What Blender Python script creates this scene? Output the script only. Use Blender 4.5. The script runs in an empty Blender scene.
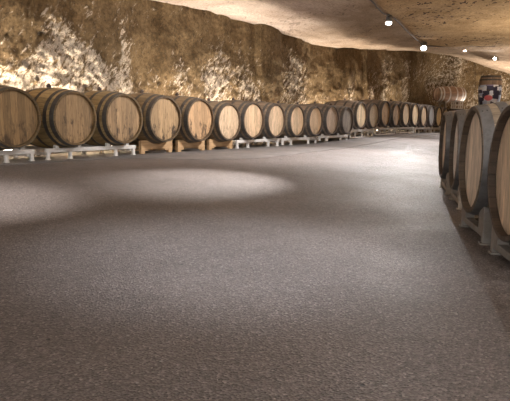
import bpy, bmesh, math, random
from mathutils import Vector, Matrix, noise
random.seed(11)
C = bpy.context.scene.collection
R = math.radians
CAMZ = 0.66

# ------------------------------------------------------------------ camera
cam_d = bpy.data.cameras.new('camera')
cam = bpy.data.objects.new('camera', cam_d); C.objects.link(cam)
cam_d.sensor_width = 36; cam_d.lens = 40.2; cam_d.clip_end = 200; cam_d.clip_start = 0.05
CROT = Matrix.Rotation(R(90 - 8.26), 4, 'X') @ Matrix.Rotation(0.0125, 4, 'Z')
cam.matrix_world = Matrix.Translation((0, 0, CAMZ)) @ CROT
bpy.context.scene.camera = cam
FP = 40.2 * 510 / 36

def ray(px, py):
    d = CROT.to_3x3() @ Vector(((px - 255) / FP, (200.5 - py) / FP, -1))
    return d / d.y
def at(px, py, Y):
    p = ray(px, py) * Y
    return Vector((p.x, p.y, p.z + CAMZ))

# row coordinates: t along the left row, u across it towards the aisle
P0 = Vector((-2.07, 6.51)); RD = Vector((.567, .8236)).normalized(); RN = Vector((RD.y, -RD.x))
def tu(x, y):
    q = Vector((x, y)) - P0
    return q.dot(RD), q.dot(RN)
def xy(t, u):
    return P0 + RD * t + RN * u
def smooth(a, b, x):
    k = min(1, max(0, (x - a) / (b - a))); return k * k * (3 - 2 * k)
def lerp_table(tab, x):
    if x <= tab[0][0]: return tab[0][1]
    for (a, va), (b, vb) in zip(tab, tab[1:]):
        if x <= b: return va + (vb - va) * (x - a) / (b - a)
    return tab[-1][1]

def floor_z(x, y):
    t, u = tu(x, y)
    return .15 * (1 - smooth(.3, 4.0, u)) + .12 * smooth(5.0, 10.5, t)

# ------------------------------------------------------------------ material helpers
def mat(name):
    m = bpy.data.materials.new(name); m.use_nodes = True
    n = m.node_tree; b = n.nodes['Principled BSDF']
    return m, n, b
def node(n, typ, **kw):
    k = n.nodes.new(typ)
    for a, v in kw.items():
        if a in k.inputs.keys(): k.inputs[a].default_value = v
        else: setattr(k, a, v)
    return k
def ramp(n, src, stops):
    r = n.nodes.new('ShaderNodeValToRGB')
    e = r.color_ramp.elements
    while len(e) < len(stops): e.new(.5)
    for k, (p, c) in zip(e, stops):
        k.position = p
        k.color = (c, c, c, 1) if isinstance(c, (int, float)) else (*c, 1)
    n.links.new(src, r.inputs[0]); return r
def mix(n, fac, a, b, mode='MIX'):
    k = n.nodes.new('ShaderNodeMix'); k.data_type = 'RGBA'; k.blend_type = mode
    for sock, v in ((k.inputs[0], fac), (k.inputs[6], a), (k.inputs[7], b)):
        if isinstance(v, bpy.types.NodeSocket): n.links.new(v, sock)
        elif isinstance(v, (int, float)): sock.default_value = v if sock == k.inputs[0] else (v, v, v, 1)
        else: sock.default_value = (*v, 1)
    return k.outputs[2]
def noise_n(n, vec, scale, detail=4, rough=.55, dist=0):
    k = node(n, 'ShaderNodeTexNoise', Scale=scale, Detail=detail, Roughness=rough, Distortion=dist)
    n.links.new(vec, k.inputs['Vector']); return k.outputs['Fac']
def bump(n, b, h, strength, dist, prev=None):
    k = node(n, 'ShaderNodeBump', Strength=strength, Distance=dist)
    n.links.new(h, k.inputs['Height'])
    if prev is not None: n.links.new(prev, k.inputs['Normal'])
    n.links.new(k.outputs[0], b.inputs['Normal']); return k.outputs[0]
def coord(n, kind='Object'):
    return n.nodes.new('ShaderNodeTexCoord').outputs[kind]
def math_n(n, op, a, b=None):
    k = n.nodes.new('ShaderNodeMath'); k.operation = op
    for i, v in enumerate((a, b)):
        if v is None: continue
        if isinstance(v, bpy.types.NodeSocket): n.links.new(v, k.inputs[i])
        else: k.inputs[i].default_value = v
    return k.outputs[0]

# ------------------------------------------------------------------ rock
def rock_material(name, dark, mid, pale, speck):
    m, n, b = mat(name)
    co = coord(n)
    mpw = node(n, 'ShaderNodeMapping'); n.links.new(co, mpw.inputs[0]); mpw.inputs['Scale'].default_value = (1, 1, .35)
    base = ramp(n, noise_n(n, mpw.outputs[0], 3.4, 8, .7), [(.34, dark), (.66, mid)]).outputs[0]
    fine = ramp(n, noise_n(n, co, 19, 6, .8), [(.34, .45), (.5, .95), (.66, 1.45)]).outputs[0]
    base = mix(n, 1.0, base, fine, 'MULTIPLY')
    at_ = n.nodes.new('ShaderNodeAttribute'); at_.attribute_name = 'pale'
    mpa = node(n, 'ShaderNodeMapping'); n.links.new(co, mpa.inputs[0]); mpa.inputs['Rotation'].default_value = (0, 0, -math.atan2(RD.y, RD.x))
    mpb = node(n, 'ShaderNodeMapping'); n.links.new(mpa.outputs[0], mpb.inputs[0]); mpb.inputs['Rotation'].default_value = (0, R(52), 0)
    mpc = node(n, 'ShaderNodeMapping'); n.links.new(mpb.outputs[0], mpc.inputs[0]); mpc.inputs['Scale'].default_value = (.42, 1.1, 1.25)
    chips = noise_n(n, mpc.outputs[0], 13, 6, .8, .5)
    k = math_n(n, 'ADD', at_.outputs['Fac'], math_n(n, 'MULTIPLY', math_n(n, 'SUBTRACT', chips, .5), 3.4))
    k = ramp(n, k, [(.40, 0.0), (.62, 1.0)]).outputs[0]
    pc = mix(n, ramp(n, noise_n(n, co, 30, 4, .75), [(.4, 0.0), (.6, 1.0)]).outputs[0], pale, tuple(c * .5 for c in pale))
    col = mix(n, k, base, pc)
    if speck:
        s = noise_n(n, co, 5.5, 2, .6); s2 = noise_n(n, co, .9, 2, .5)
        sv = ramp(n, math_n(n, 'ADD', s, math_n(n, 'MULTIPLY', s2, .45)), [(.81, 0.0), (.84, .85)]).outputs[0]
        col = mix(n, sv, col, (.055, .035, .03))
    n.links.new(col, b.inputs['Base Color'])
    b.inputs['Roughness'].default_value = .92
    b.inputs['Specular IOR Level'].default_value = .2
    p = bump(n, b, noise_n(n, co, 11, 6, .75), 1.0, .10)
    p = bump(n, b, chips, 1.0, .05, p)
    p = bump(n, b, noise_n(n, co, 42, 4, .75), .9, .025, p)
    return m
M_wall = rock_material('tufa_wall', (.13, .083, .038), (.255, .172, .088), (.84, .71, .56), False)

def grid_mesh(name, nx, ny, fn, material, pale_fn=None):
    verts = []; pale = []
    for j in range(ny):
        for i in range(nx):
            r = fn(i, j)
            verts.append(r[:3]); pale.append(r[3] if len(r) > 3 else 0)
    faces = [(j * nx + i, j * nx + i + 1, (j + 1) * nx + i + 1, (j + 1) * nx + i) for j in range(ny - 1) for i in range(nx - 1)]
    me = bpy.data.meshes.new(name); me.from_pydata(verts, [], faces)
    a = me.attributes.new('pale', 'FLOAT', 'POINT'); a.data.foreach_set('value', pale)
    me.polygons.foreach_set('use_smooth', [True] * len(faces))
    me.materials.append(material)
    o = bpy.data.objects.new(name, me); C.objects.link(o); o['kind'] = 'structure'
    return o

UW = -1.45
def wall_t_of_px(px):                     # where the sight line of an image column meets the left wall
    k = (px - 255) / 575
    # P0 + RD t + RN u on X = kY
    num = k * (P0.y + RN.y * UW) - (P0.x + RN.x * UW)
    return num / (RD.x - k * RD.y)
bnd = []
for px, py in [(-60, -70), (60, -12), (130, 0), (155, 4), (210, 11), (235, 23), (258, 31), (285, 40), (300, 44), (330, 49.5), (365, 51), (400, 52), (412, 52)]:
    t = wall_t_of_px(px); p = xy(t, UW)
    bnd.append((t, at(px, py, p.y).z))
def ceil_lip(x, y): return
def seg_side(poly, x, y):
    # signed distance-like value: >0 right of the polyline (orange slab side)
    best = 1e9; sgn = 1
    for (ax, ay), (bx, by) in zip(poly, poly[1:]):
        dx, dy = bx - ax, by - ay; L = dx * dx + dy * dy
        k = min(1, max(0, ((x - ax) * dx + (y - ay) * dy) / L))
        qx, qy = ax + k * dx, ay + k * dy
        d = math.hypot(x - qx, y - qy)
        if d < best:
            best = d; sgn = 1 if (dx * (y - ay) - dy * (x - ax)) < 0 else -1
    return best * sgn
def onplane(px, py, z):
    r = ray(px, py); k = (z - CAMZ) / r.z
    return r.x * k, r.y * k
ZC = CAMZ + 1.80
crack = [(-.6, -3), (.4, 3)] + [onplane(*p, ZC) for p in ((368, -4), (380, 7), (395, 18), (408, 31), (424, 45), (452, 46), (480, 47), (520, 48.5))] + [(12, 15.2)]
def ceil_z(x, y):
    t, u = tu(x, y)
    B = lerp_table(bnd, t)
    z = B + (ZC - B) * smooth(-1.45, 1.3, u)
    far = lerp_table([(4.5, CAMZ + 2.2), (6.4, CAMZ + 2.1), (7.6, CAMZ + 1.85), (9, CAMZ + 1.62)], x)
    k = smooth(14.3, 19.3, y) * smooth(-.4, 1.2, u)
    z = z + (far - z) * k
    s = seg_side(crack, x, y)
    z += .05 * (1 - smooth(-.05, .08, s)) + .0 * smooth(-1.0, .8, u)
    # the vault opens up a little behind the slab edge
    z += .22 * math.exp(-((y - 15.4) / .7) ** 2) * (1 - smooth(-.1, .05, s)) * smooth(.5, 2.0, u)
    z += .05 * noise.noise(Vector((x * .55, y * .55, 3))) + .022 * noise.fractal(Vector((x * 2.2, y * 2.2, 9)), .8, 2.1, 4) + .03 * noise.noise(Vector((x * 1.3, y * 1.3, 5)))
    return z, s

m, n, b = mat('tufa_ceiling')
co = coord(n)
grey = ramp(n, noise_n(n, co, 1.3, 6, .62), [(.3, (.40, .30, .235)), (.5, (.58, .465, .39)), (.7, (.72, .61, .52))]).outputs[0]
ora = ramp(n, noise_n(n, co, 2.0, 6, .65), [(.3, (.36, .235, .12)), (.7, (.60, .42, .24))]).outputs[0]
a_ = n.nodes.new('ShaderNodeAttribute'); a_.attribute_name = 'pale'
sv = ramp(n, a_.outputs['Fac'], [(.45, 0.0), (.55, 1.0)]).outputs[0]
sx0 = n.nodes.new('ShaderNodeSeparateXYZ'); n.links.new(co, sx0.inputs[0])
brn = ramp(n, noise_n(n, co, 2.6, 6, .65), [(.3, (.25, .175, .11)), (.7, (.46, .34, .24))]).outputs[0]
bm_ = ramp(n, math_n(n, 'ADD', math_n(n, 'MULTIPLY', sx0.outputs[0], .25), math_n(n, 'MULTIPLY', noise_n(n, co, .7, 3, .5), .6)), [(.45, 0.0), (.85, .85)]).outputs[0]
grey = mix(n, bm_, grey, brn)
col = mix(n, sv, grey, ora)
mp = node(n, 'ShaderNodeMapping'); n.links.new(co, mp.inputs[0]); mp.inputs['Scale'].default_value = (1, .45, 1)
s = noise_n(n, mp.outputs[0], 15, 2, .6, .1); s2 = noise_n(n, co, .8, 2, .5)
spots = ramp(n, math_n(n, 'ADD', s, math_n(n, 'MULTIPLY', math_n(n, 'SUBTRACT', s2, .5), .5)), [(.635, 0.0), (.66, .95)]).outputs[0]
spots = math_n(n, 'MULTIPLY', spots, math_n(n, 'ADD', math_n(n, 'MULTIPLY', sv, .6), .4))
col = mix(n, spots, col, (.07, .045, .04))
fine = ramp(n, noise_n(n, co, 30, 5, .7), [(.3, .6), (.7, 1.2)]).outputs[0]
col = mix(n, 1.0, col, fine, 'MULTIPLY')
n.links.new(col, b.inputs['Base Color']); b.inputs['Roughness'].default_value = .95
b.inputs['Specular IOR Level'].default_value = .15
p = bump(n, b, noise_n(n, co, 4, 7, .7), .9, .10); bump(n, b, noise_n(n, co, 30, 4, .75), .8, .02, p)
M_ceil = m

CX0, CX1, CY0, CY1, CS = -9.5, 12.5, -3.5, 22.5, .09
nx = int((CX1 - CX0) / CS); ny = int((CY1 - CY0) / CS)
def cf(i, j):
    x = CX0 + i * CS; y = CY0 + j * CS
    z, s = ceil_z(x, y)
    return x, y, z, min(1, max(0, .5 + s * 5))
ceil = grid_mesh('ceiling', nx, ny, cf, M_ceil)

# left and back wall: one path, displaced; t measured along the row, then round the corner
def wall_path(pts, step):
    out = [Vector(pts[0])]; acc = [0.0]; L = 0
    for a, b_ in zip(pts, pts[1:]):
        a = Vector(a); b_ = Vector(b_); d = (b_ - a).length; k = max(1, int(d / step))
        for i in range(1, k + 1): out.append(a.lerp(b_, i / k)); acc.append(L + d * i / k)
        L += d
    # smooth the corners
    for _ in range(10):
        out = [out[0]] + [(out[i - 1] + out[i] * 2 + out[i + 1]) / 4 for i in range(1, len(out) - 1)] + [out[-1]]
    return out, acc
def strip_wall(name, pts, step, zstep, disp, top):
    path, acc = wall_path(pts, step)
    nrm = []
    for i in range(len(path)):
        a = path[max(0, i - 1)]; b_ = path[min(len(path) - 1, i + 1)]; d = (b_ - a).normalized(); nrm.append(Vector((d.y, -d.x)))
    nz = int(top / zstep)
    def f(i, j):
        s = acc[i]; z = -.15 + j * zstep
        d, pale = disp(s, z, path[i])
        p = path[i] + nrm[i] * d
        return p.x, p.y, z, pale
    return grid_mesh(name, len(path), nz, f, M_wall)

T_OFF = 9.0
S = lambda px: wall_t_of_px(px) + T_OFF
# broken, paler rock: (image-free) centres along the wall in metres, width, height reached, strength
def ZW(px, py):
    t = wall_t_of_px(px); return at(px, py, xy(t, UW).y).z
PATCH = [(S(a), w, ZW(a, y), k) for a, w, y, k in (
    (4, .45, 58, .95), (28, .35, 66, 1.0), (48, .45, 50, 1.05), (72, .5, 38, 1.15), (98, .45, 46, 1.1), (52, .28, -5, .62), (62, .2, 10, .3), (12, .5, 20, .3), (86, .35, -5, .62),
    (125, .26, -5, 1.1), (150, .4, 70, .7), (181, .22, 50, .8), (206, .4, 62, .95), (224, .4, 36, .9), (245, .35, 40, .7), (288, .5, 46, 1.0), (305, .3, 60, .6),
    (322, .25, 75, .5), (345, .5, 72, .8), (366, .5, 62, .9), (384, .5, 54, 1.15), (402, .5, 56, .95))]
def disp_left(s, z, p):
    q = Vector((p.x, p.y, z))
    lo = noise.noise(q * .55 + Vector((3, 1, 0))) * .16
    # vertical pick-cut bays
    bay = noise.noise(Vector((s * .9, z * .12, 7))) * .16 + (.10 if noise.noise(Vector((s * .55, z * .05, 2))) > .05 else 0)
    mid = noise.fractal(q * 2.4, .9, 2.1, 5) * .05
    pale = 0
    for c, w, h, k in PATCH:
        pale += k * math.exp(-((s - c) / w) ** 2) * (1 - smooth(h - .45, h + .12, z))
    pale *= .80 + .9 * noise.noise(Vector((q.x * 2.2 + q.z, q.y * 2.2 + q.z, q.z * 1.3)))
    pale = max(0, min(.62, pale * .62))
    chip = abs(noise.noise(Vector((q.x * 6 + q.z * 3, q.y * 6 + q.z * 3, q.z * 4)))) * .10 + abs(noise.noise(q * 13)) * .10
    back = 0
    if s > T_OFF + 15:                    # back wall: recess behind the raised cask, and a rock rib
        px = 255 + 575 * p.x / p.y
        back = -.5 * math.exp(-((px - 434) / 7) ** 2 - ((z - 1.95) / .42) ** 2) + .25 * math.exp(-((px - 452) / 6) ** 2)
        pale = max(0, .22 + .5 * noise.noise(q * .8)) 
    holes = 0
    for hx, hz, hr in HOLES:
        dd = math.hypot(s - hx, z - hz)
        if dd < hr: holes = -.10
    return lo + bay + mid + back + holes + pale * (chip - .05), pale
HOLES = []
for px, py in ((9, 34), (34, 77), (78, 86.5), (113, 84), (38, 34), (78, 46), (96, 44), (139, 82), (162, 83)):
    t = wall_t_of_px(px); p = xy(t, UW); HOLES.append((t + T_OFF, at(px, py, p.y).z, .030 if py > 70 else .018))
a0 = xy(-T_OFF, UW); a1 = xy(15.2, UW)
left = strip_wall('wall_left', [tuple(a0), tuple(a1), (6.6, 20.6), (8.2, 21.0), (10.6, 21.0)], .028, .028, disp_left, 3.3)
def disp_right(s, z, p):
    q = Vector((p.x, p.y, z))
    return noise.noise(q * .6) * .2 + noise.fractal(q * 2.2, .9, 2.1, 4) * .08, max(0, min(1, .25 + noise.noise(q) * .9))
strip_wall('wall_right', [(11.2, 20.9), (3.5, 3.6), (3.0, -3.3)], .08, .08, disp_right, 3.2)

# ------------------------------------------------------------------ floor
m, n, b = mat('rolled_gravel_floor')
co = coord(n)
lo = ramp(n, noise_n(n, co, .9, 5, .6), [(.3, (.134, .112, .104)), (.7, (.20, .170, .160))]).outputs[0]
v = node(n, 'ShaderNodeTexVoronoi', Scale=150.0); n.links.new(co, v.inputs['Vector'])
cell = ramp(n, v.outputs['Color'], [(0.0, .38), (.5, .9), (.8, 1.35), (1.0, 2.4)]).outputs[0]
col = mix(n, 1.0, lo, cell, 'MULTIPLY')
v2 = node(n, 'ShaderNodeTexVoronoi', Scale=55.0); n.links.new(co, v2.inputs['Vector'])
pk = ramp(n, v2.outputs['Color'], [(.0, 1.0), (.09, 1.0), (.10, 0.0), (1.0, 0.0)]).outputs[0]
pk = math_n(n, 'MULTIPLY', pk, ramp(n, v2.outputs['Distance'], [(.22, 1.0), (.34, 0.0)]).outputs[0])
col = mix(n, math_n(n, 'MULTIPLY', pk, .75), col, (.40, .37, .36))
v3 = node(n, 'ShaderNodeTexVoronoi', Scale=26.0); n.links.new(co, v3.inputs['Vector'])
dk = math_n(n, 'MULTIPLY', ramp(n, v3.outputs['Color'], [(.0, 1.0), (.10, 1.0), (.11, 0.0), (1.0, 0.0)]).outputs[0], ramp(n, v3.outputs['Distance'], [(.14, 1.0), (.22, 0.0)]).outputs[0])
col = mix(n, dk, col, (.02, .02, .025))
n.links.new(col, b.inputs['Base Color'])
rg = ramp(n, noise_n(n, co, 1.4, 4, .6), [(.3, .42), (.7, .6)]).outputs[0]
n.links.new(rg, b.inputs['Roughness']); b.inputs['Specular IOR Level'].default_value = .5
p = bump(n, b, v.outputs['Distance'], .8, .008)
p = bump(n, b, noise_n(n, co, 60, 4, .7), .6, .006, p)
bump(n, b, noise_n(n, co, 3, 4, .6), .35, .02, p)
M_floor = m
FX0, FX1, FY0, FY1, FS = -9.5, 12.0, -3.4, 21.6, .12
def ff(i, j):
    x = FX0 + i * FS; y = FY0 + j * FS
    return x, y, floor_z(x, y), 0
floor = grid_mesh('floor', int((FX1 - FX0) / FS), int((FY1 - FY0) / FS) + 1, ff, M_floor)

m, n, b = mat('worn_concrete')
co = coord(n)
c1 = ramp(n, noise_n(n, co, 2.2, 6, .68), [(.3, (.11, .10, .095)), (.55, (.18, .165, .16)), (.75, (.27, .25, .245))]).outputs[0]
c1 = mix(n, 1.0, c1, ramp(n, noise_n(n, co, 28, 4, .7), [(.3, .75), (.7, 1.2)]).outputs[0], 'MULTIPLY')
n.links.new(c1, b.inputs['Base Color']); b.inputs['Roughness'].default_value = .55
bump(n, b, noise_n(n, co, 12, 5, .65), .5, .01)
M_conc = m
# concrete strip under the left row: polygon in (t,u), draped on the floor
edge = [(-8, .02), (-1, .02), (.6, .06), (1.2, .9), (2.0, 1.18), (4.0, 1.0), (6.5, .75), (10, .55), (15, .5)]
nt = 230; nu = 14
def slab(i, j):
    t = -8 + 23 * i / (nt - 1); e = lerp_table(edge, t) + .03 * noise.noise(Vector((t * 2, 0, 0)))
    u = -1.5 + (e + 1.5) * min(1, j / (nu - 2)); p = xy(t, u)
    z = floor_z(p.x, p.y) + ((.010 if j < nu - 2 else .005) if j < nu - 1 else -.01)
    return p.x, p.y, z, 0
tr = grid_mesh('trim_1', nt, nu, slab, M_conc)
tr.data.polygons.foreach_set('use_smooth', [False] * len(tr.data.polygons))

# ------------------------------------------------------------------ wood and metal materials
HLV = .465
def wood_stave():
    m, n, b = mat('oak_staves')
    co = coord(n); sep = n.nodes.new('ShaderNodeSeparateXYZ'); n.links.new(co, sep.inputs[0])
    oi = n.nodes.new('ShaderNodeObjectInfo')
    ang = math_n(n, 'ARCTAN2', sep.outputs[1], sep.outputs[2])
    k = math_n(n, 'MULTIPLY', math_n(n, 'ADD', ang, math.pi), 30 / (2 * math.pi))
    idx = math_n(n, 'FLOOR', k); fr = math_n(n, 'FRACT', k)
    wn = n.nodes.new('ShaderNodeTexWhiteNoise'); wn.noise_dimensions = '2D'
    cv = n.nodes.new('ShaderNodeCombineXYZ'); n.links.new(idx, cv.inputs[0]); n.links.new(oi.outputs['Random'], cv.inputs[1]); n.links.new(cv.outputs[0], wn.inputs['Vector'])
    tone = ramp(n, wn.outputs['Value'], [(0, .72), (1, 1.15)]).outputs[0]
    mp = node(n, 'ShaderNodeMapping'); n.links.new(co, mp.inputs[0]); mp.inputs['Scale'].default_value = (1.2, 9, 9)
    g = ramp(n, noise_n(n, mp.outputs[0], 5, 6, .7, .4), [(.28, .55), (.7, 1.15)]).outputs[0]
    col = mix(n, 1.0, oi.outputs['Color'], tone, 'MULTIPLY'); col = mix(n, 1.0, col, g, 'MULTIPLY')
    gap = ramp(n, math_n(n, 'ABSOLUTE', math_n(n, 'SUBTRACT', fr, .5)), [(.455, 0.0), (.49, 1.0)]).outputs[0]
    col = mix(n, math_n(n, 'MULTIPLY', gap, .7), col, (.02, .014, .01))
    endg = ramp(n, math_n(n, 'ABSOLUTE', sep.outputs[0]), [(HLV - .0025, 0.0), (HLV - .0015, 1.0)]).outputs[0]
    rr = math_n(n, 'SQRT', math_n(n, 'ADD', math_n(n, 'POWER', sep.outputs[1], 2.0), math_n(n, 'POWER', sep.outputs[2], 2.0)))
    inner = ramp(n, rr, [(.283, 1.0), (.286, 0.0)]).outputs[0]
    endg = math_n(n, 'MAXIMUM', endg, inner)
    col = mix(n, endg, col, mix(n, 1.0, col, (.42, .38, .36), 'MULTIPLY'))   # weathered end grain of the chime
    n.links.new(col, b.inputs['Base Color']); b.inputs['Roughness'].default_value = .62
    p = bump(n, b, math_n(n, 'SUBTRACT', 1.0, gap), .5, .004); bump(n, b, g, .3, .003, p)
    return m
def wood_head():
    m, n, b = mat('oak_barrel_head')
    co = coord(n); sep = n.nodes.new('ShaderNodeSeparateXYZ'); n.links.new(co, sep.inputs[0])
    oi = n.nodes.new('ShaderNodeObjectInfo')
    k = math_n(n, 'ADD', math_n(n, 'MULTIPLY', sep.outputs[1], 1 / .083), 20.3)
    idx = math_n(n, 'FLOOR', k); fr = math_n(n, 'FRACT', k)
    wn = n.nodes.new('ShaderNodeTexWhiteNoise'); wn.noise_dimensions = '2D'
    cv = n.nodes.new('ShaderNodeCombineXYZ'); n.links.new(idx, cv.inputs[0]); n.links.new(oi.outputs['Random'], cv.inputs[1]); n.links.new(cv.outputs[0], wn.inputs['Vector'])
    tone = ramp(n, wn.outputs['Value'], [(0, .78), (1, 1.14)]).outputs[0]
    ad = n.nodes.new('ShaderNodeVectorMath'); ad.operation = 'ADD'; n.links.new(co, ad.inputs[0])
    cr = n.nodes.new('ShaderNodeCombineXYZ'); n.links.new(math_n(n, 'MULTIPLY', oi.outputs['Random'], 37.0), cr.inputs[0]); n.links.new(cr.outputs[0], ad.inputs[1])
    mp = node(n, 'ShaderNodeMapping'); n.links.new(ad.outputs[0], mp.inputs[0]); mp.inputs['Scale'].default_value = (1, 10, 1.1)
    g = ramp(n, noise_n(n, mp.outputs[0], 6, 6, .68, .5), [(.3, .55), (.5, .9), (.68, 1.2)]).outputs[0]
    col = mix(n, 1.0, oi.outputs['Color'], tone, 'MULTIPLY'); col = mix(n, 1.0, col, g, 'MULTIPLY')
    # wine and mould stains, strength from the object's alpha
    mp2 = node(n, 'ShaderNodeMapping'); n.links.new(ad.outputs[0], mp2.inputs[0]); mp2.inputs['Scale'].default_value = (1, 2.3, 1)
    st = noise_n(n, mp2.outputs[0], 5.5, 5, .7)
    low = math_n(n, 'MULTIPLY', sep.outputs[2], -.38)
    st = ramp(n, math_n(n, 'ADD', st, low), [(.55, 0.0), (.68, 1.0)]).outputs[0]
    al = oi.outputs['Alpha']
    col = mix(n, math_n(n, 'MULTIPLY', st, al), col, (.05, .032, .02))
    gap = ramp(n, math_n(n, 'ABSOLUTE', math_n(n, 'SUBTRACT', fr, .5)), [(.47, 0.0), (.495, 1.0)]).outputs[0]
    col = mix(n, math_n(n, 'MULTIPLY', gap, .65), col, (.04, .025, .015))
    n.links.new(col, b.inputs['Base Color']); b.inputs['Roughness'].default_value = .6
    p = bump(n, b, math_n(n, 'SUBTRACT', 1.0, gap), .4, .003); bump(n, b, g, .25, .002, p)
    return m
def metal(name, colr, rough, rustc, metallic=.85):
    m, n, b = mat(name); co = coord(n)
    k = ramp(n, noise_n(n, co, 9, 5, .7), [(.42, 0.0), (.66, 1.0)]).outputs[0]
    n.links.new(mix(n, k, colr, rustc), b.inputs['Base Color'])
    b.inputs['Metallic'].default_value = metallic
    n.links.new(ramp(n, noise_n(n, co, 20, 3), [(.3, rough), (.7, min(1, rough + .2))]).outputs[0], b.inputs['Roughness'])
    bump(n, b, noise_n(n, co, 30, 4), .2, .002)
    return m
def plain_wood(name, c1, c2, axis=0):
    m, n, b = mat(name); co = coord(n)
    mp = node(n, 'ShaderNodeMapping'); n.links.new(co, mp.inputs[0])
    sc = [10, 10, 10]; sc[axis] = 1.2; mp.inputs['Scale'].default_value = sc
    g = noise_n(n, mp.outputs[0], 4, 6, .7, .3)
    n.links.new(ramp(n, g, [(.3, c1), (.7, c2)]).outputs[0], b.inputs['Base Color']); b.inputs['Roughness'].default_value = .7
    bump(n, b, g, .3, .003)
    return m
M_stave = wood_stave(); M_head = wood_head()
M_hoop = metal('dull_hoop_steel', (.115, .108, .10), .45, (.07, .058, .048), .55)
M_hoopg = metal('galvanised_hoop', (.17, .165, .165), .5, (.10, .095, .09), .5)
M_white = metal('white_paint', (.74, .72, .70), .45, (.60, .57, .54), 0)
M_galv = metal('galvanised_rack_steel', (.30, .28, .26), .5, (.22, .19, .16), .45)
M_pine = plain_wood('pine_cradle', (.36, .22, .11), (.60, .40, .22), 1)
M_greywood = plain_wood('grey_wood', (.22, .18, .14), (.38, .33, .27), 1)
m, n, b = mat('bung_silicone'); b.inputs['Base Color'].default_value = (.05, .035, .03, 1); b.inputs['Roughness'].default_value = .5
n.links.new(mix(n, noise_n(n, coord(n), 40, 2), (.04, .03, .025), (.09, .06, .05)), b.inputs['Base Color']); M_bung = m

# ------------------------------------------------------------------ mesh helpers
def new_obj(name, bm, material, parent=None, smooth_=False, bevel=0):
    me = bpy.data.meshes.new(name)
    bmesh.ops.recalc_face_normals(bm, faces=bm.faces[:])
    bm.to_mesh(me); bm.free()
    if smooth_: me.polygons.foreach_set('use_smooth', [True] * len(me.polygons))
    me.materials.append(material)
    o = bpy.data.objects.new(name, me); C.objects.link(o)
    if parent: o.parent = parent
    if bevel:
        md = o.modifiers.new('bevel', 'BEVEL'); md.width = bevel; md.segments = 2; md.limit_method = 'ANGLE'
    return o
def thing(name, label=None, cat=None, loc=(0, 0, 0), rz=0, group=None):
    o = bpy.data.objects.new(name, None); C.objects.link(o); o.empty_display_size = .1
    o.location = loc; o.rotation_euler = (0, 0, rz)
    if label: o['label'] = label
    if cat: o['category'] = cat
    if group: o['group'] = group
    return o
def box(bm, c, s, rot=None):
    M = Matrix.Translation(c) @ (rot or Matrix.Identity(4)) @ Matrix.Diagonal((*s, 1))
    bmesh.ops.create_cube(bm, size=1, matrix=M)
def lathe_x(bm, prof, seg=64, closed=True):
    """profile of (x, r) turned about the X axis"""
    rings = []
    for x, r in prof:
        if r < 1e-5: rings.append([bm.verts.new((x, 0, 0))])
        else: rings.append([bm.verts.new((x, r * math.cos(2 * math.pi * k / seg), r * math.sin(2 * math.pi * k / seg))) for k in range(seg)])
    for A, B in zip(rings, rings[1:]):
        for k in range(seg):
            a = [A[k % len(A)], A[(k + 1) % len(A)], B[(k + 1) % len(B)], B[k % len(B)]]
            u = []
            for v_ in a:
                if v_ not in u: u.append(v_)
            if len(u) > 2: bm.faces.new(u)
    return rings

RB, RH, HL = .352, .302, .465            # bilge radius, chime radius, half length
def rad(x): return RB - (RB - RH) * (abs(x) / HL) ** 2
def smooth_angle(o):
    o.data.polygons.foreach_set('use_smooth', [True] * len(o.data.polygons))
    md = o.modifiers.new('edge', 'EDGE_SPLIT'); md.split_angle = R(32)

def barrel_meshes(seg=64):
    D = {}
    bm = bmesh.new()
    prof = [(-HL + .032, .279), (-HL, RH - .022), (-HL, RH - .004)] + [(-HL + 2 * HL * k / 26, rad(-HL + 2 * HL * k / 26)) for k in range(27)] + [(HL, RH - .004), (HL, RH - .022), (HL - .04, .262)]
    prof = [prof[0]] + [(-HL, RH - .020)] + [(x, r) for x, r in prof[3:-3]] + [(HL, RH - .020), (HL - .032, .279)]
    lathe_x(bm, prof, seg)
    D['staves'] = (bm, M_stave)
    bm = bmesh.new()
    lathe_x(bm, [(HL - .036, 0), (HL - .036, .12), (HL - .035, .22), (HL - .033, .272), (HL - .036, .284), (HL - .060, .284), (HL - .060, 0)], seg)
    D['barrel_head'] = (bm, M_head)
    return D
def hoop_bm(x0, x1, seg=64):
    bm = bmesh.new(); t = .0028
    pr = [(x0, rad(x0) - .002), (x0, rad(x0) + t), ((x0 + x1) / 2, rad((x0 + x1) / 2) + t), (x1, rad(x1) + t), (x1, rad(x1) - .002)]
    lathe_x(bm, pr, seg)
    return bm
def rivet_bm(x0, x1):
    bm = bmesh.new(); a = 1.1
    for dx in (.3, .7):
        x = x0 + (x1 - x0) * dx; r = rad(x) + .0028
        bmesh.ops.create_icosphere(bm, subdivisions=1, radius=.005, matrix=Matrix.Translation((x, r * math.cos(a), r * math.sin(a))))
    return bm
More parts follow.
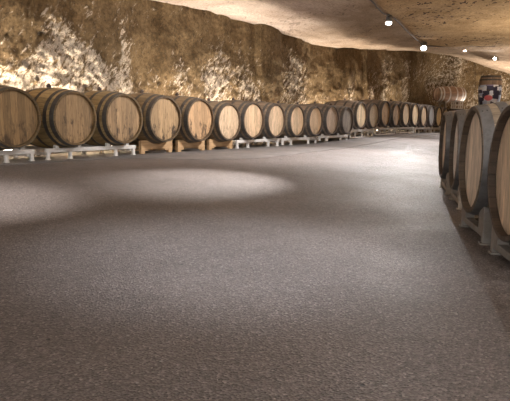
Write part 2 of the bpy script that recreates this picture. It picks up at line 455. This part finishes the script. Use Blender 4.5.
def make_barrel(name='wine_barrel'):
    """origin: lowest point of the bilge; axis along local X; aisle side is +X"""
    root = thing(name)
    D = barrel_meshes()
    def put(nm, bm, mt, flip=False):
        for v_ in bm.verts:
            if flip: v_.co.x *= -1
        o = new_obj(nm, bm, mt, root); smooth_angle(o); o.location = (0, 0, RB); return o
    for nm, (bm, mt) in D.items(): put(nm, bm, mt)
    put('barrel_head', barrel_meshes()['barrel_head'][0], M_head, True)
    hs = [(HL - .062, HL - .004), (HL - .155, HL - .105), (.105, .15)]
    for a, b_ in hs:
        for fl_ in (False, True):
            h_ = put('hoop', hoop_bm(a, b_), M_hoop, fl_)
            bm = rivet_bm(a, b_)
            if fl_:
                for v_ in bm.verts: v_.co.x *= -1
            new_obj('rivets', bm, M_hoop, h_)
    bm = bmesh.new()
    bmesh.ops.create_cone(bm, segments=16, radius1=.024, radius2=.030, depth=.035, cap_ends=True, matrix=Matrix.Translation((0, 0, RB + .012)))
    bmesh.ops.create_uvsphere(bm, u_segments=12, v_segments=6, radius=.018, matrix=Matrix.Translation((0, 0, RB + .032)))
    put('bung', bm, M_bung)
    return root
def copy_tree(o, parent=None):
    c = o.copy(); C.objects.link(c); c.parent = parent
    for ch in o.children: copy_tree(ch, c)
    return c

proto = make_barrel()
used = [False]
def place_barrel(loc, rz, label, group=None, scale=1, head=(.5, .35, .2), stain=.8, stave=(.28, .19, .11), spin=0, hoop=None, name=None):
    if not used[0]: o = proto; used[0] = True
    else: o = copy_tree(proto)
    o.location = loc; o.rotation_euler = (0, 0, rz)
    o.scale = (scale,) * 3 if isinstance(scale, (int, float)) else scale
    o['label'] = label; o['category'] = 'barrel'
    if group: o['group'] = group
    for ch in o.children:
        nm = ch.name.split('.')[0]
        if nm == 'staves': ch.color = (*stave, 1)
        elif nm == 'barrel_head': ch.color = (*head, stain); ch.rotation_euler.x = R(spin)
        elif nm == 'hoop' and hoop:
            ch.data.materials[0] = ch.data.materials[0]
            ch.material_slots[0].link = 'OBJECT'; ch.material_slots[0].material = hoop
    return o

# ------------------------------------------------------------------ left row
RZ = math.atan2(RN.y, RN.x)
SP = .716
# index, image height of head centre, scale, head colour, stain, label detail
brown = (.36, .23, .12); tan = (.60, .42, .25); pale = (.78, .62, .42)
left_specs = [
    (-1, 118, 1.0, (.33, .21, .10), .8, (.34, .24, .11), 'big brown barrel cut off by the left edge of the picture'),
    (0, 117.8, 1.0, (.38, .25, .13), .85, (.44, .31, .14), 'brown barrel on the left half of the nearest full white rack'),
    (1, 118.3, 1.0, (.41, .27, .145), .95, (.42, .30, .14), 'brown barrel with black stains low on its head, right half of nearest full white rack'),
    (2, 119, 1.0, (.42, .28, .15), 1.0, (.30, .21, .11), 'brown barrel with streaky head on the leftmost wooden cradle'),
    (3, 120, 1.0, (.52, .33, .18), 1.0, (.26, .18, .10), 'barrel with dark-stained reddish tan head on the middle one of three wooden cradles'),
    (4, 122, .93, (.68, .50, .33), .45, (.26, .19, .12), 'barrel with pale blotched head on the rightmost wooden cradle'),
    (5, 120.5, .95, (.70, .50, .32), .25, (.24, .17, .11), 'barrel with clean tan head on a white rack, just right of the wooden cradles'),
    (6, 120.4, .95, (.72, .53, .35), .2, (.24, .175, .12), 'seventh whole barrel of the left row, clean tan head with a pale band across'),
    (7, 121, .93, (.72, .52, .33), .2, (.24, .18, .12), 'eighth whole barrel of the left row, left half of its white rack'),
    (8, 121, .93, (.70, .49, .30), .45, (.24, .18, .13), 'ninth whole barrel of the left row, tan head with darker middle planks'),
    (9, 120, .95, (.46, .34, .24), .35, (.22, .17, .13), 'barrel with greyish brown head, immediately left of the dark grey headed barrel'),
    (10, 120, .93, (.20, .17, .14), .6, (.22, .17, .13), 'barrel with a weathered dark grey head in the left row'),
    (11, 115.2, .96, (.70, .55, .36), .2, (.30, .24, .19), 'pale-headed barrel on a tall white rack, immediately right of the dark grey headed barrel'),
    (12, 115.2, .95, (.56, .44, .30), .3, (.28, .22, .18), 'barrel with sandy head, second on the tall white racks'),
    (13, 113.8, 1.0, (.50, .34, .19), .5, (.20, .16, .13), 'dark barrel with brown planked head, third on the tall white racks'),
    (14, 114.8, .93, (.54, .38, .24), .6, (.22, .17, .13), 'barrel with narrow dark-striped head, fourth on the tall white racks'),
    (15, 114.4, 1.0, (.84, .68, .48), .1, (.32, .26, .21), 'pale cream-headed barrel, fifth on the tall white racks'),
    (16, 114.2, 1.0, (.84, .68, .46), .1, (.30, .24, .19), 'pale cream-headed barrel, sixth and last on the tall white racks'),
    (17, 116.0, .98, (.60, .46, .31), .4, (.27, .21, .17), 'brownish headed barrel far down the left row, just left of the grey-white headed one'),
    (18, 116.2, 1.0, (.42, .43, .44), .3, (.24, .2, .18), 'barrel with a bluish grey-white head near the far end of the left row'),
    (19, 116.8, .98, (.84, .68, .42), .1, (.28, .22, .17), 'cream-headed barrel near the far end, just right of the grey-white headed one'),
    (20, 116.8, .95, (.74, .56, .36), .2, (.26, .2, .16), 'last barrel of the left row, half hidden beside the right row'),
]
base_of = {}
TO = {-1: -.0, 0: .03, 1: .065, 2: .09, 3: .095, 4: .085, 5: .03}
FRONT = HL
for i, cy, sc, hc, st, svc, lab in left_specs:
    p = xy(i * SP + TO.get(i, 0), 0)                    # centre of the aisle-side head
    h = 575 * .60 / p.y
    px = 255 + 575 * p.x / p.y
    zc = at(px, cy, p.y).z
    a = RZ + R(random.uniform(-1.5, 1.5))
    ctr = p - RN * HL * sc
    zb = zc - RB * sc
    for pr in ((-1, 0), (0, 1), (5, 6), (7, 8), (9, 10), (11, 12), (13, 14), (15, 16), (17, 18), (19, 20)):
        if i == pr[1] and pr[0] in base_of: zb = base_of[pr[0]]
    base_of[i] = zb
    place_barrel((ctr.x, ctr.y, zb), a, lab, 'barrels in the long left row', sc, hc, st, svc, random.uniform(-7, 7) + (90 if i in () else 0))

# ---- racks under the left row
def rack(ts, zt, name, label, cat, material, kind, group, over=.30):
    """ts: row positions of the barrels it carries; zt: height of the bilge bottoms"""
    t0 = min(ts) * SP + TO.get(min(ts), 0); t1 = max(ts) * SP + TO.get(max(ts), 0); tc = (t0 + t1) / 2; L = (t1 - t0) + 2 * over
    uc = -HL
    c = xy(tc, uc); fz = min(floor_z(*xy(t, u)) for t in (tc - L / 2, tc + L / 2) for u in (uc - .3, uc + .3)) + .012
    root = thing(name, label, cat, (c.x, c.y, fz), RZ, group)
    H = zt - fz                                    # bilge bottom above root
    th = .046; RX = .31
    top = H + RB - rad(RX) - .008
    for sx in (1, -1):
        bm = bmesh.new(); box(bm, (sx * RX, 0, top - th / 2), (.045, L, th)); new_obj('rail', bm, material, root, bevel=.004)
        legs = [-L / 2 + .03, -L / 2 + .33, L / 2 - .33, L / 2 - .03] if len(ts) > 1 else [-L / 2 + .035, L / 2 - .035]
        if kind == 'tall':
            legs = [-L / 2 + .025, -L / 2 + .3, 0, L / 2 - .3, L / 2 - .025]
            bm = bmesh.new(); box(bm, (sx * RX, 0, .03), (.035, L, .03)); new_obj('lower_rail', bm, material, root, bevel=.003)
        for ly in legs:
            w = xy(tc + ly * -1, uc + sx * RX)
            bz = floor_z(w.x, w.y) + .012 - fz
            bm = bmesh.new(); box(bm, (sx * RX, ly, (bz + top - th) / 2), (.035, .035 if kind != 'tall' else .025, top - th - bz + .004)); lg = new_obj('leg', bm, material, root, bevel=.003)
            if kind == 'low':
                bm = bmesh.new(); box(bm, (sx * RX, ly, bz + .004), (.05, .045, .008)); new_obj('foot_plate', bm, material, lg)
    for sy in (-1, 1):
        bm = bmesh.new(); box(bm, (0, sy * (L / 2 - .06), top - th - .016), (.6, .04, .03)); new_obj('cross_bar', bm, material, root, bevel=.003)
    for t in ts:
        yy = -(t * SP + TO.get(t, 0) - tc)
        for sx in (1, -1):
            for sy in (-1, 1):
                bm = bmesh.new()
                r = rad(RX)
                # wedge whose slope follows the barrel
                y1 = .13; y2 = .17
                z1 = RB - math.sqrt(r * r - y1 * y1) - .010; z2 = RB - math.sqrt(r * r - y2 * y2) - .012
                vs = [bm.verts.new((sx * RX + dx, yy + sy * y_, z_)) for dx in (-.018, .018) for y_, z_ in ((y1, top - .002), (y2 + .01, top - .002), (y2 + .01, H + z2 - .004), (y1, max(top, H + z1 - .004)))]
                for f in ((0, 1, 2, 3), (4, 5, 6, 7), (0, 1, 5, 4), (1, 2, 6, 5), (2, 3, 7, 6), (3, 0, 4, 7)): bm.faces.new([vs[q] for q in f])
                new_obj('chock', bm, material, root)
    return root
def mean(*i): return sum(base_of[k] for k in i) / len(i)
G1 = 'white barrel racks under the left row'
rack([-2, -1], mean(-1), 'barrel_rack', 'white metal barrel rack cut off by the left edge of the picture', 'rack', M_white, 'low', G1)
rack([0, 1], mean(0, 1), 'barrel_rack', 'nearest white barrel rack seen whole, left of the wooden cradles', 'rack', M_white, 'low', G1)
rack([5, 6], mean(5, 6), 'barrel_rack', 'low white barrel rack just right of the wooden cradles', 'rack', M_white, 'low', G1)
rack([7, 8], mean(7, 8), 'barrel_rack', 'low white barrel rack, third whole one from the left', 'rack', M_white, 'low', G1)
rack([9, 10], mean(9, 10), 'barrel_rack', 'low white barrel rack under the dark grey headed barrel', 'rack', M_white, 'low', G1)
G2 = 'tall white barrel racks in the left row'
rack([11, 12], mean(11, 12), 'barrel_rack', 'tall white ladder-sided rack, nearest of its kind', 'rack', M_white, 'tall', G2)
rack([13, 14], mean(13, 14), 'barrel_rack', 'tall white ladder-sided rack under the brown planked head, middle of its kind', 'rack', M_white, 'tall', G2)
rack([15, 16], mean(15, 16), 'barrel_rack', 'tall white ladder-sided rack under two cream barrel heads', 'rack', M_white, 'tall', G2)
rack([17, 18], mean(17, 18), 'barrel_rack', 'white barrel rack under the bluish grey-white barrel head', 'rack', M_white, 'low', G1)
rack([19, 20], mean(19, 20), 'barrel_rack', 'farthest white barrel rack at the end of the left row', 'rack', M_white, 'low', G1)

def wood_cradle(t, zt, label):
    c = xy(t * SP, -HL); fz = floor_z(*xy(t * SP, -HL)) + .012
    root = thing('barrel_cradle', label, 'cradle', (c.x, c.y, fz), RZ, 'wooden cradles under single barrels')
    H = zt - fz; W = .60
    for sx in (1, -1):
        # beam with a hollowed top edge
        bm = bmesh.new(); r = rad(.26); N = 16; rows = []
        for k in range(N + 1):
            y = -W / 2 + W * k / N
            z = H + RB - math.sqrt(r * r - min(abs(y), .17) ** 2) - .007 if abs(y) < .17 else H + RB - math.sqrt(r * r - .17 * .17)
            rows.append([bm.verts.new((sx * .26 + dx, y, zz)) for dx, zz in ((-.025, max(.04, H - .055)), (.025, max(.04, H - .055)), (.025, z), (-.025, z))])
        for A, B in zip(rows, rows[1:]):
            for q in range(4): bm.faces.new((A[q], A[(q + 1) % 4], B[(q + 1) % 4], B[q]))
        bm.faces.new(rows[0]); bm.faces.new(rows[-1][::-1])
        new_obj('cradle_beam', bm, M_pine, root)
        for sy in (-1, 1):
            w = xy(t * SP, -HL + sx * .26); h = max(.045, H - .05)
            bz = floor_z(w.x, w.y) + .012 - fz
            bm = bmesh.new(); box(bm, (sx * .26, sy * (W / 2 - .035), (h + bz) / 2), (.05, .07, h - bz)); new_obj('leg', bm, M_pine, root, bevel=.003)
    for sy in (-1, 1):
        bm = bmesh.new(); box(bm, (0, sy * .2, max(.04, H - .055) - .012), (.56, .08, .024)); new_obj('stringer', bm, M_pine, root, bevel=.003)
for t, lab in ((2, 'leftmost of the three wooden barrel cradles'), (3, 'middle one of the three wooden barrel cradles'), (4, 'rightmost of the three wooden barrel cradles')):
    wood_cradle(t + TO[t] / SP, base_of[t], lab)

# ------------------------------------------------------------------ right row
# image x of head centre, image y of centre, depth, yaw (deg), scale, ...
right_specs = [
    (505.5, 175, 2.54, 8.0, 1.0, (.74, .55, .38), .3, (.24, .18, .13), None, 'nearest barrel, its tan head cut off by the right edge of the picture'),
    (469.5, 160, 3.27, 8.5, 1.0, (.86, .70, .54), .1, (.30, .235, .165), M_hoopg, 'big dark-sided barrel with tall pale oval head, second in the right row'),
    (452.8, 155.5, 4.48, 13.2, 1.0, (.85, .78, .70), .1, (.27, .22, .17), M_hoopg, 'grey barrel third in the right row, its head seen edge-on'),
    (441.8, 149.5, 5.35, 12.6, 1.0, (.80, .66, .50), .1, (.27, .22, .17), M_hoopg, 'grey barrel farthest in the right row, a thin strip of head showing'),
]
def right_rack(c, a, fz, H, label, material, kind):
    root = thing('barrel_rack', label, 'rack', (c.x, c.y, fz), a, 'low racks under the right row')
    for sx in (1, -1):
        x = .405 if sx > 0 else -.25
        r = rad(x)
        bm = bmesh.new(); box(bm, (x, 0, max(.05, H - .028)), (.05, .56, .035)); new_obj('rail', bm, material, root, bevel=.004)
        for sy in (-1, 1):
            y = sy * .245
            zt = H + RB - math.sqrt(r * r - .20 ** 2) + .01
            bm = bmesh.new(); box(bm, (x, sy * .262, zt / 2), (.055, .035, zt)); lg = new_obj('leg', bm, material, root, bevel=.003)
            bm = bmesh.new(); box(bm, (x, sy * .262, .006), (.075, .055, .012)); new_obj('foot_plate', bm, material, lg, bevel=.002)
            bm = bmesh.new()
            pts = [(.17, RB - math.sqrt(r * r - .17 ** 2) + H - .014), (.20, RB - math.sqrt(r * r - .20 ** 2) + H - .016), (.262, zt), (.262, max(.05, H - .03)), (.17, max(.05, H - .03))]
            vs = [[bm.verts.new((x + dx, sy * py_, pz_)) for py_, pz_ in pts] for dx in (-.027, .027)]
            bm.faces.new(vs[0]); bm.faces.new(vs[1][::-1])
            for q in range(5): bm.faces.new((vs[0][q], vs[0][(q + 1) % 5], vs[1][(q + 1) % 5], vs[1][q]))
            new_obj('chock', bm, material, root)
    for sy in (-1, 1):
        bm = bmesh.new(); box(bm, (.0775, sy * .235, max(.045, H - .03) - .004), (.62, .05, .035)); new_obj('cross_bar', bm, material, root, bevel=.003)
rl = ['block-ended grey rack under the nearest barrel at the right edge', 'grey metal rack with two bracket feet under the big dark-sided barrel', 'rack with small wooden block feet under the third barrel of the right row', 'low rack under the farthest barrel of the right row']
for k, (px, py, Y, yaw, sc, hc, st, svc, hp, lab) in enumerate(right_specs):
    p = at(px, py, Y); a = R(180 - yaw)
    ctr = Vector((p.x, p.y)) - Vector((math.cos(a), math.sin(a))) * HL * sc
    zb = p.z - RB * sc
    fz = floor_z(ctr.x, ctr.y)
    zb = max(zb, fz + .075)
    place_barrel((ctr.x, ctr.y, zb), a, lab, 'barrels in the right row', sc, hc, st, svc, random.uniform(-6, 6), hp)
    right_rack(ctr, a, fz, zb - fz, rl[k], M_galv if k < 2 else M_greywood, 0)

# ------------------------------------------------------------------ raised cask, crate and poster barrel at the far end
pc = at(449.5, 94.5, 19.4)
ck = .76
place_barrel((pc.x, pc.y, pc.z - RB * ck), R(180 + 16), 'small reddish cask lying crosswise up on a stand at the far end', None, (1.06, ck, ck), (.7, .5, .36), .1, (.50, .32, .23), 0, M_white)
fz = floor_z(pc.x, pc.y)
root = thing('cask_stand', 'dark wooden stand holding the raised reddish cask at the far end', 'stand', (pc.x, pc.y, fz), R(16))
H = pc.z - RB * ck - fz
for sx in (-1, 1):
    bm = bmesh.new(); box(bm, (sx * .25, 0, H - .03), (.07, .42, .06)); new_obj('cradle_beam', bm, M_greywood, root, bevel=.004)
    for sy in (-1, 1):
        bm = bmesh.new(); box(bm, (sx * .25, sy * .17, (H - .06) / 2), (.06, .06, H - .06)); new_obj('leg', bm, M_greywood, root, bevel=.004)
        bm = bmesh.new(); r = rad(.25) * ck
        pts = [(.06, H - .002), (.17, H - .002), (.17, H + RB * ck - math.sqrt(r * r - .17 ** 2) - .022), (.06, H - .001)]
        vs = [[bm.verts.new((sx * .25 + dx, sy * y_, z_)) for y_, z_ in pts] for dx in (-.03, .03)]
        bm.faces.new(vs[0]); bm.faces.new(vs[1][::-1])
        for q in range(4): bm.faces.new((vs[0][q], vs[0][(q + 1) % 4], vs[1][(q + 1) % 4], vs[1][q]))
        new_obj('chock', bm, M_greywood, root)
for zz in (.12, H * .6):
    for sy in (-1, 1):
        bm = bmesh.new(); box(bm, (0, sy * .17, zz), (.5, .03, .07)); new_obj('brace', bm, M_greywood, root, bevel=.003)

# white lattice crate on a barrel standing in front of the stand
pk_ = at(457, 105, 18.85)
fz = floor_z(pk_.x, pk_.y)
ks = (pk_.z - .13 - fz) / (2 * HL)
up = copy_tree(proto); up.location = (pk_.x, pk_.y, fz + HL * ks); up.rotation_euler = (0, R(-90), 0); up.scale = (ks,) * 3
up.location = Vector((pk_.x, pk_.y, fz + HL * ks)) - Vector((-RB * ks, 0, 0)) if False else Vector((pk_.x + RB * ks, pk_.y, fz + HL * ks))
up['label'] = 'upright brown barrel under the small white lattice crate at the far end'; up['category'] = 'barrel'
if 'group' in up: del up['group']
for ch in up.children:
    ch.color = (.36, .26, .19, .3)
root = thing('crate', 'small white lattice crate in front of the raised reddish cask', 'crate', (pk_.x, pk_.y, pk_.z - .125), R(12))
for sx, sy, lx, ly in ((0, -.12, .28, .02), (0, .12, .28, .02), (-.13, 0, .02, .22), (.13, 0, .02, .22)):
    bm = bmesh.new()
    for zz in (.015, .125, .235): box(bm, (sx, sy, zz), (lx, ly, .03))
    for q in (-1, 0, 1):
        if lx > ly: box(bm, (sx + q * .128, sy, .125), (.024, ly, .25))
        else: box(bm, (sx, sy + q * .098, .125), (lx, .024, .25))
    new_obj('side_lattice', bm, M_white, root)
bm = bmesh.new(); box(bm, (0, 0, .012), (.24, .22, .012)); new_obj('base', bm, M_greywood, root)

# poster barrel: upright barrel on another upright barrel
pp = at(490, 90.5, 18.6); fz = floor_z(pp.x, pp.y)
ztop = at(490, 76, 18.6).z; zsplit = ztop - 2 * HL
kk = (zsplit - fz) / (2 * HL)
def upright(p, z0, k, col, lab, hoop=None):
    up = copy_tree(proto); up.scale = (k,) * 3; up.rotation_euler = (0, R(-90), 0)
    up.location = (p.x + RB * k, p.y, z0 + HL * k)
    up['label'] = lab; up['category'] = 'barrel'
    if 'group' in up: del up['group']
    for ch in up.children:
        ch.color = (*col, .3)
        if ch.name.startswith('hoop') and hoop: ch.material_slots[0].link = 'OBJECT'; ch.material_slots[0].material = hoop
    return up
upright(pp, fz, kk, (.20, .14, .10), 'upright barrel carrying the printed barrel at the far end')
pb = upright(pp, zsplit, 1.0, (.34, .24, .17), 'upright brown barrel wrapped with a blue, white and pink printed panel')
m, n, b = mat('printed_panel')
uv = coord(n, 'UV'); 
vv = node(n, 'ShaderNodeTexVoronoi', Scale=5.5, Randomness=.75); vv.distance = 'CHEBYCHEV'; n.links.new(uv, vv.inputs['Vector'])
sp = n.nodes.new('ShaderNodeSeparateColor'); n.links.new(vv.outputs['Color'], sp.inputs[0])
c = ramp(n, sp.outputs[0], [(0, (.03, .03, .07)), (.3, (.50, .60, .82)), (.42, (.88, .90, .95)), (.56, (.36, .33, .55)), (.68, (.04, .04, .09)), (.78, (.45, .55, .62)), (.88, (.75, .80, .92))])
c.color_ramp.interpolation = 'CONSTANT'
sx_ = n.nodes.new('ShaderNodeSeparateXYZ'); n.links.new(uv, sx_.inputs[0])
dx = math_n(n, 'SUBTRACT', sx_.outputs[0], .5); dy = math_n(n, 'SUBTRACT', sx_.outputs[1], .34)
dd = math_n(n, 'SQRT', math_n(n, 'ADD', math_n(n, 'MULTIPLY', dx, dx), math_n(n, 'MULTIPLY', dy, dy)))
inn = ramp(n, dd, [(.13, 1.0), (.15, 0.0)]).outputs[0]
col = mix(n, inn, c.outputs[0], (.72, .18, .22))
n.links.new(col, b.inputs['Base Color']); b.inputs['Roughness'].default_value = .35
bm = bmesh.new(); uvl = bm.loops.layers.uv.new()
N = 24; rows = []
a0_, a1_ = R(-75), R(75); x0, x1 = -HL + .02, HL - .29
NX = 8
for j in range(NX + 1):
    x = x0 + (x1 - x0) * j / NX; r = rad(x) + .006
    rows.append([bm.verts.new((x, r * math.sin(a0_ + (a1_ - a0_) * k / N), r * math.cos(a0_ + (a1_ - a0_) * k / N))) for k in range(N + 1)])
for j in range(NX):
    for k in range(N):
        f = bm.faces.new((rows[j][k], rows[j][k + 1], rows[j + 1][k + 1], rows[j + 1][k]))
        for l, (jj, kk_) in zip(f.loops, ((j, k), (j, k + 1), (j + 1, k + 1), (j + 1, k))): l[uvl].uv = (kk_ / N, jj / NX)
panel = new_obj('printed_panel', bm, m, pb); panel['label'] = 'blue, white and pink printed panel'
panel.data.polygons.foreach_set('use_smooth', [True] * len(panel.data.polygons))
panel.location = (0, 0, RB)
sol = panel.modifiers.new('s', 'SOLIDIFY'); sol.thickness = .003
# turn the upright copy so that the panel side faces the aisle
# local frame after Y(-90): local X -> up, local Z -> -X ; spin about vertical handled with a Z rotation
for o_, p_, z0_, k_ in ((pb, pp, zsplit, 1.0),):
    o_.rotation_mode = 'XYZ'
    rot = Matrix.Rotation(R(62), 4, 'Z') @ Matrix.Rotation(R(-90), 4, 'Y')
    o_.rotation_euler = rot.to_euler()
    ctr_local = Vector((0, 0, RB * k_))
    o_.location = Vector((p_.x, p_.y, z0_ + HL * k_)) - (rot.to_3x3() @ ctr_local)

# ------------------------------------------------------------------ lights
m, n, b = mat('lamp_lens_warm'); b.inputs['Emission Color'].default_value = (1, .90, .80, 1); b.inputs['Emission Strength'].default_value = 90
M_lens = m
m, n, b = mat('lamp_housing'); b.inputs['Base Color'].default_value = (.32, .32, .32, 1); b.inputs['Roughness'].default_value = .4; M_house = m
n.links.new(mix(n, noise_n(n, coord(n), 30, 2), (.28, .28, .28), (.4, .4, .4)), b.inputs['Base Color'])

def lathe_z(bm, prof, seg=24, M=None):
    r_ = lathe_x(bm, prof, seg)
    Q = Matrix.Rotation(R(90), 4, 'Y')
    bm.transform((M or Matrix.Identity(4)) @ Q)
def spot_fixture(loc, target, energy, size, blend, label, col=(1, .95, .93), big=1.2):
    loc = Vector(loc); root = thing('ceiling_spotlight', label, 'spotlight', loc, 0, 'small spotlights on the cave ceiling')
    d = (Vector(target) - loc).normalized(); q = d.to_track_quat('X', 'Z').to_matrix().to_4x4()
    cz = ceil_z(loc.x, loc.y)[0]
    bm = bmesh.new(); lathe_x(bm, [(-.06, 0), (-.06, .03), (.045, .042), (.05, .042), (.05, .036), (.03, .034), (.03, 0)], 24); bm.transform(Matrix.Scale(big, 4) @ q); hs_ = new_obj('lamp_housing', bm, M_house, root, True)
    bm = bmesh.new(); lathe_x(bm, [(.034, 0), (.036, .0335)], 24); bm.transform(Matrix.Scale(big, 4) @ q); new_obj('lens', bm, M_lens, hs_)
    bm = bmesh.new(); bmesh.ops.create_cone(bm, segments=12, radius1=.008, radius2=.008, depth=max(.06, cz - loc.z + .04), cap_ends=True, matrix=Matrix.Translation((0, 0, (cz - loc.z + .04) / 2))); new_obj('stem', bm, M_house, root)
    ld = bpy.data.lights.new('spot', 'SPOT'); ld.energy = energy; ld.spot_size = R(size); ld.spot_blend = blend; ld.shadow_soft_size = .035; ld.color = col
    lo = bpy.data.objects.new('spot_lamp', ld); C.objects.link(lo)
    lo.parent = root; lo.location = d * .07 * big; lo.rotation_euler = d.to_track_quat('-Z', 'Y').to_euler()
    return root
def fl(x, y): return (x, y, floor_z(x, y))
def hang(px, py, z):
    x, y = onplane(px, py, z)
    for _ in range(12):                       # slide along the sight line until it hangs just under the rock
        zz = ceil_z(x, y)[0] - .10; x, y = onplane(px, py, zz)
    return (x, y, zz)
E = 1.0
l1 = hang(389, 20, ZC); l2 = hang(424, 46, ZC); l3 = tuple(at(465, 49, 16.6)); l4 = tuple(at(495, 58, 17.3))
spot_fixture(l1, fl(1.9, 9.0), 330 * E, 85, 1, 'bright spotlight on the cave ceiling beside the dark crack', big=1.5)
spot_fixture(l2, fl(3.1, 11.4), 340 * E, 100, 1, 'brightest spotlight at the corner of the ceiling crack', big=1.9)
spot_fixture(l3, fl(5.3, 15.6), 120 * E, 110, 1, 'small spotlight right of the brightest one, under the ceiling slab edge')
spot_fixture(l4, fl(5.6, 14.5), 120 * E, 110, 1, 'small spotlight nearest the right edge, above the printed barrel')
def near_spot(x, y, tgt, e, size, blend, lab, col=(1, .95, .92)):
    return spot_fixture((x, y, ceil_z(x, y)[0] - .10), tgt, e, size, blend, lab, col)
near_spot(.6, 6.6, fl(-.45, 5.30), 470, 38, 1, 'spotlight above the frame lighting the pale pool before the wooden cradles')
near_spot(-1.2, 3.2, fl(-1.95, 3.75), 250, 46, 1, 'spotlight above the frame lighting the left foreground floor')
near_spot(.3, 2.6, fl(-.05, 2.75), 190, 56, 1, 'spotlight above the frame lighting the middle foreground floor', (.86, .92, 1))
near_spot(.9, .3, fl(.6, 1.3), 50, 95, 1, 'added fill spotlight above the camera over the nearest floor')  # unseen lamp put in as fill over the nearest floor
near_spot(1.5, 7.0, (-.4, 9.2, .5), 330, 125, 1, 'added fill spotlight above the frame washing the middle of the left row')  # added fill to brighten the barrel heads, no such lamp in view
near_spot(.2, 3.9, (-2.0, 6.6, .5), 90, 110, 1, 'added fill spotlight above the frame washing the nearest barrels of the left row')  # soft front fill added for the nearest heads, source unseen
near_spot(2.1, 1.6, fl(1.9, 3.8), 90, 85, 1, 'added fill spotlight above the right row')  # unseen fill lamp added to lift the right row

# floor uplights behind the barrels
def uplight(t, u, energy, label, w=.95, tilt=-18, col=(1, .88, .74), grp='uplights on the floor behind the left row'):
    p = xy(t, u); z = floor_z(p.x, p.y) + .014
    root = thing('floor_uplight', label, 'lamp', (p.x, p.y, z), RZ, grp)
    bm = bmesh.new(); box(bm, (0, 0, .03), (.10, w + .04, .06)); hs_ = new_obj('lamp_housing', bm, M_white, root, bevel=.006)
    bm = bmesh.new(); box(bm, (0, 0, .063), (.07, w, .006)); new_obj('lens', bm, M_lens2, hs_)
    ld = bpy.data.lights.new('uplight', 'AREA'); ld.shape = 'RECTANGLE'; ld.size = .08; ld.size_y = w; ld.energy = energy; ld.color = col; ld.spread = R(150)
    lo = bpy.data.objects.new('uplight_lamp', ld); C.objects.link(lo); lo.parent = root
    lo.location = (0, 0, .075); lo.rotation_euler = (0, R(180 + tilt), 0)
m, n, b = mat('uplight_lens'); b.inputs['Emission Color'].default_value = (1, .88, .72, 1); b.inputs['Emission Strength'].default_value = 9; M_lens2 = m
UPK = 1.5
ups = [(-.9, 22, 'uplight behind the barrel cut off by the left edge'), (.42 * SP, 24, 'uplight behind the gap after the nearest full barrel'), (2.0 * SP, 20, 'uplight behind the leftmost wooden cradle'),
       (4.4 * SP, 20, 'uplight behind the rightmost wooden cradle'), (6.5 * SP, 20, 'uplight behind the first low white rack past the cradles'), (8.6 * SP, 15, 'uplight behind the ninth whole barrel'),
       (11.5 * SP, 24, 'uplight behind the nearest tall white rack'), (13.5 * SP, 24, 'uplight behind the middle tall white rack'), (15.5 * SP, 20, 'uplight behind the last tall white rack'), (18.5 * SP, 16, 'uplight behind the far end of the left row')]
for t, e, lab in ups: uplight(t, -1.17, e * UPK, lab)

for k_, (x_, y_, e_, lab_) in enumerate(((2.75, 3.0, 40, 'added fill uplight behind the nearest barrels of the right row'), (3.3, 5.6, 40, 'added fill uplight behind the far barrels of the right row'), (7.9, 19.7, 32, 'added fill uplight before the far cave wall behind the right row'), (8.5, 19.2, 45, 'added fill uplight in the far right corner of the cave'), (5.6, 10.5, 60, 'added fill uplight at the foot of the right cave wall'), (7.6, 15.5, 60, 'added fill uplight at the far end of the right cave wall'))):  # invented fill lamps, out of view, brightening ceiling and back wall
    t_, u_ = tu(x_, y_); uplight(t_, u_, e_, lab_, tilt=10, grp='added fill uplights on the floor along the right wall')
# cable along the crack
cu = bpy.data.curves.new('power_cable', 'CURVE'); cu.dimensions = '3D'; cu.bevel_depth = .012; cu.bevel_resolution = 3
pts = []
for (ax, ay), (bx, by) in zip(crack[1:], crack[2:-1]):
    for k in range(6):
        x = ax + (bx - ax) * k / 6; y = ay + (by - ay) * k / 6
        pts.append((x - .02, y, min(ceil_z(x, y)[0], ceil_z(x + .06, y)[0], ceil_z(x - .06, y)[0]) - .018))
s_ = cu.splines.new('POLY'); s_.points.add(len(pts) - 1)
for q, p_ in zip(s_.points, pts): q.co = (*p_, 1)
m, n, b = mat('cable_rubber'); b.inputs['Roughness'].default_value = .6
n.links.new(mix(n, noise_n(n, coord(n), 20, 2), (.04, .03, .03), (.08, .06, .05)), b.inputs['Base Color'])
cu.materials.append(m)
tmp = bpy.data.objects.new('tmp', cu); C.objects.link(tmp)
me = bpy.data.meshes.new_from_object(tmp.evaluated_get(bpy.context.evaluated_depsgraph_get())); me.name = 'power_cable'
bpy.data.objects.remove(tmp); bpy.data.curves.remove(cu)
if not me.materials: me.materials.append(m)
o = bpy.data.objects.new('power_cable', me); C.objects.link(o)
o['label'] = 'dark cable running along the ceiling crack between the spotlights'; o['category'] = 'cable'

# ------------------------------------------------------------------ world and view
w = bpy.data.worlds.new('world'); bpy.context.scene.world = w; w.use_nodes = True
w.node_tree.nodes['Background'].inputs[0].default_value = (1, .95, .9, 1); w.node_tree.nodes['Background'].inputs[1].default_value = 1.7
vs = bpy.context.scene.view_settings
vs.view_transform = 'Standard'; vs.look = 'None'; vs.gamma = 1; vs.use_curve_mapping = False; vs.exposure = 0.78
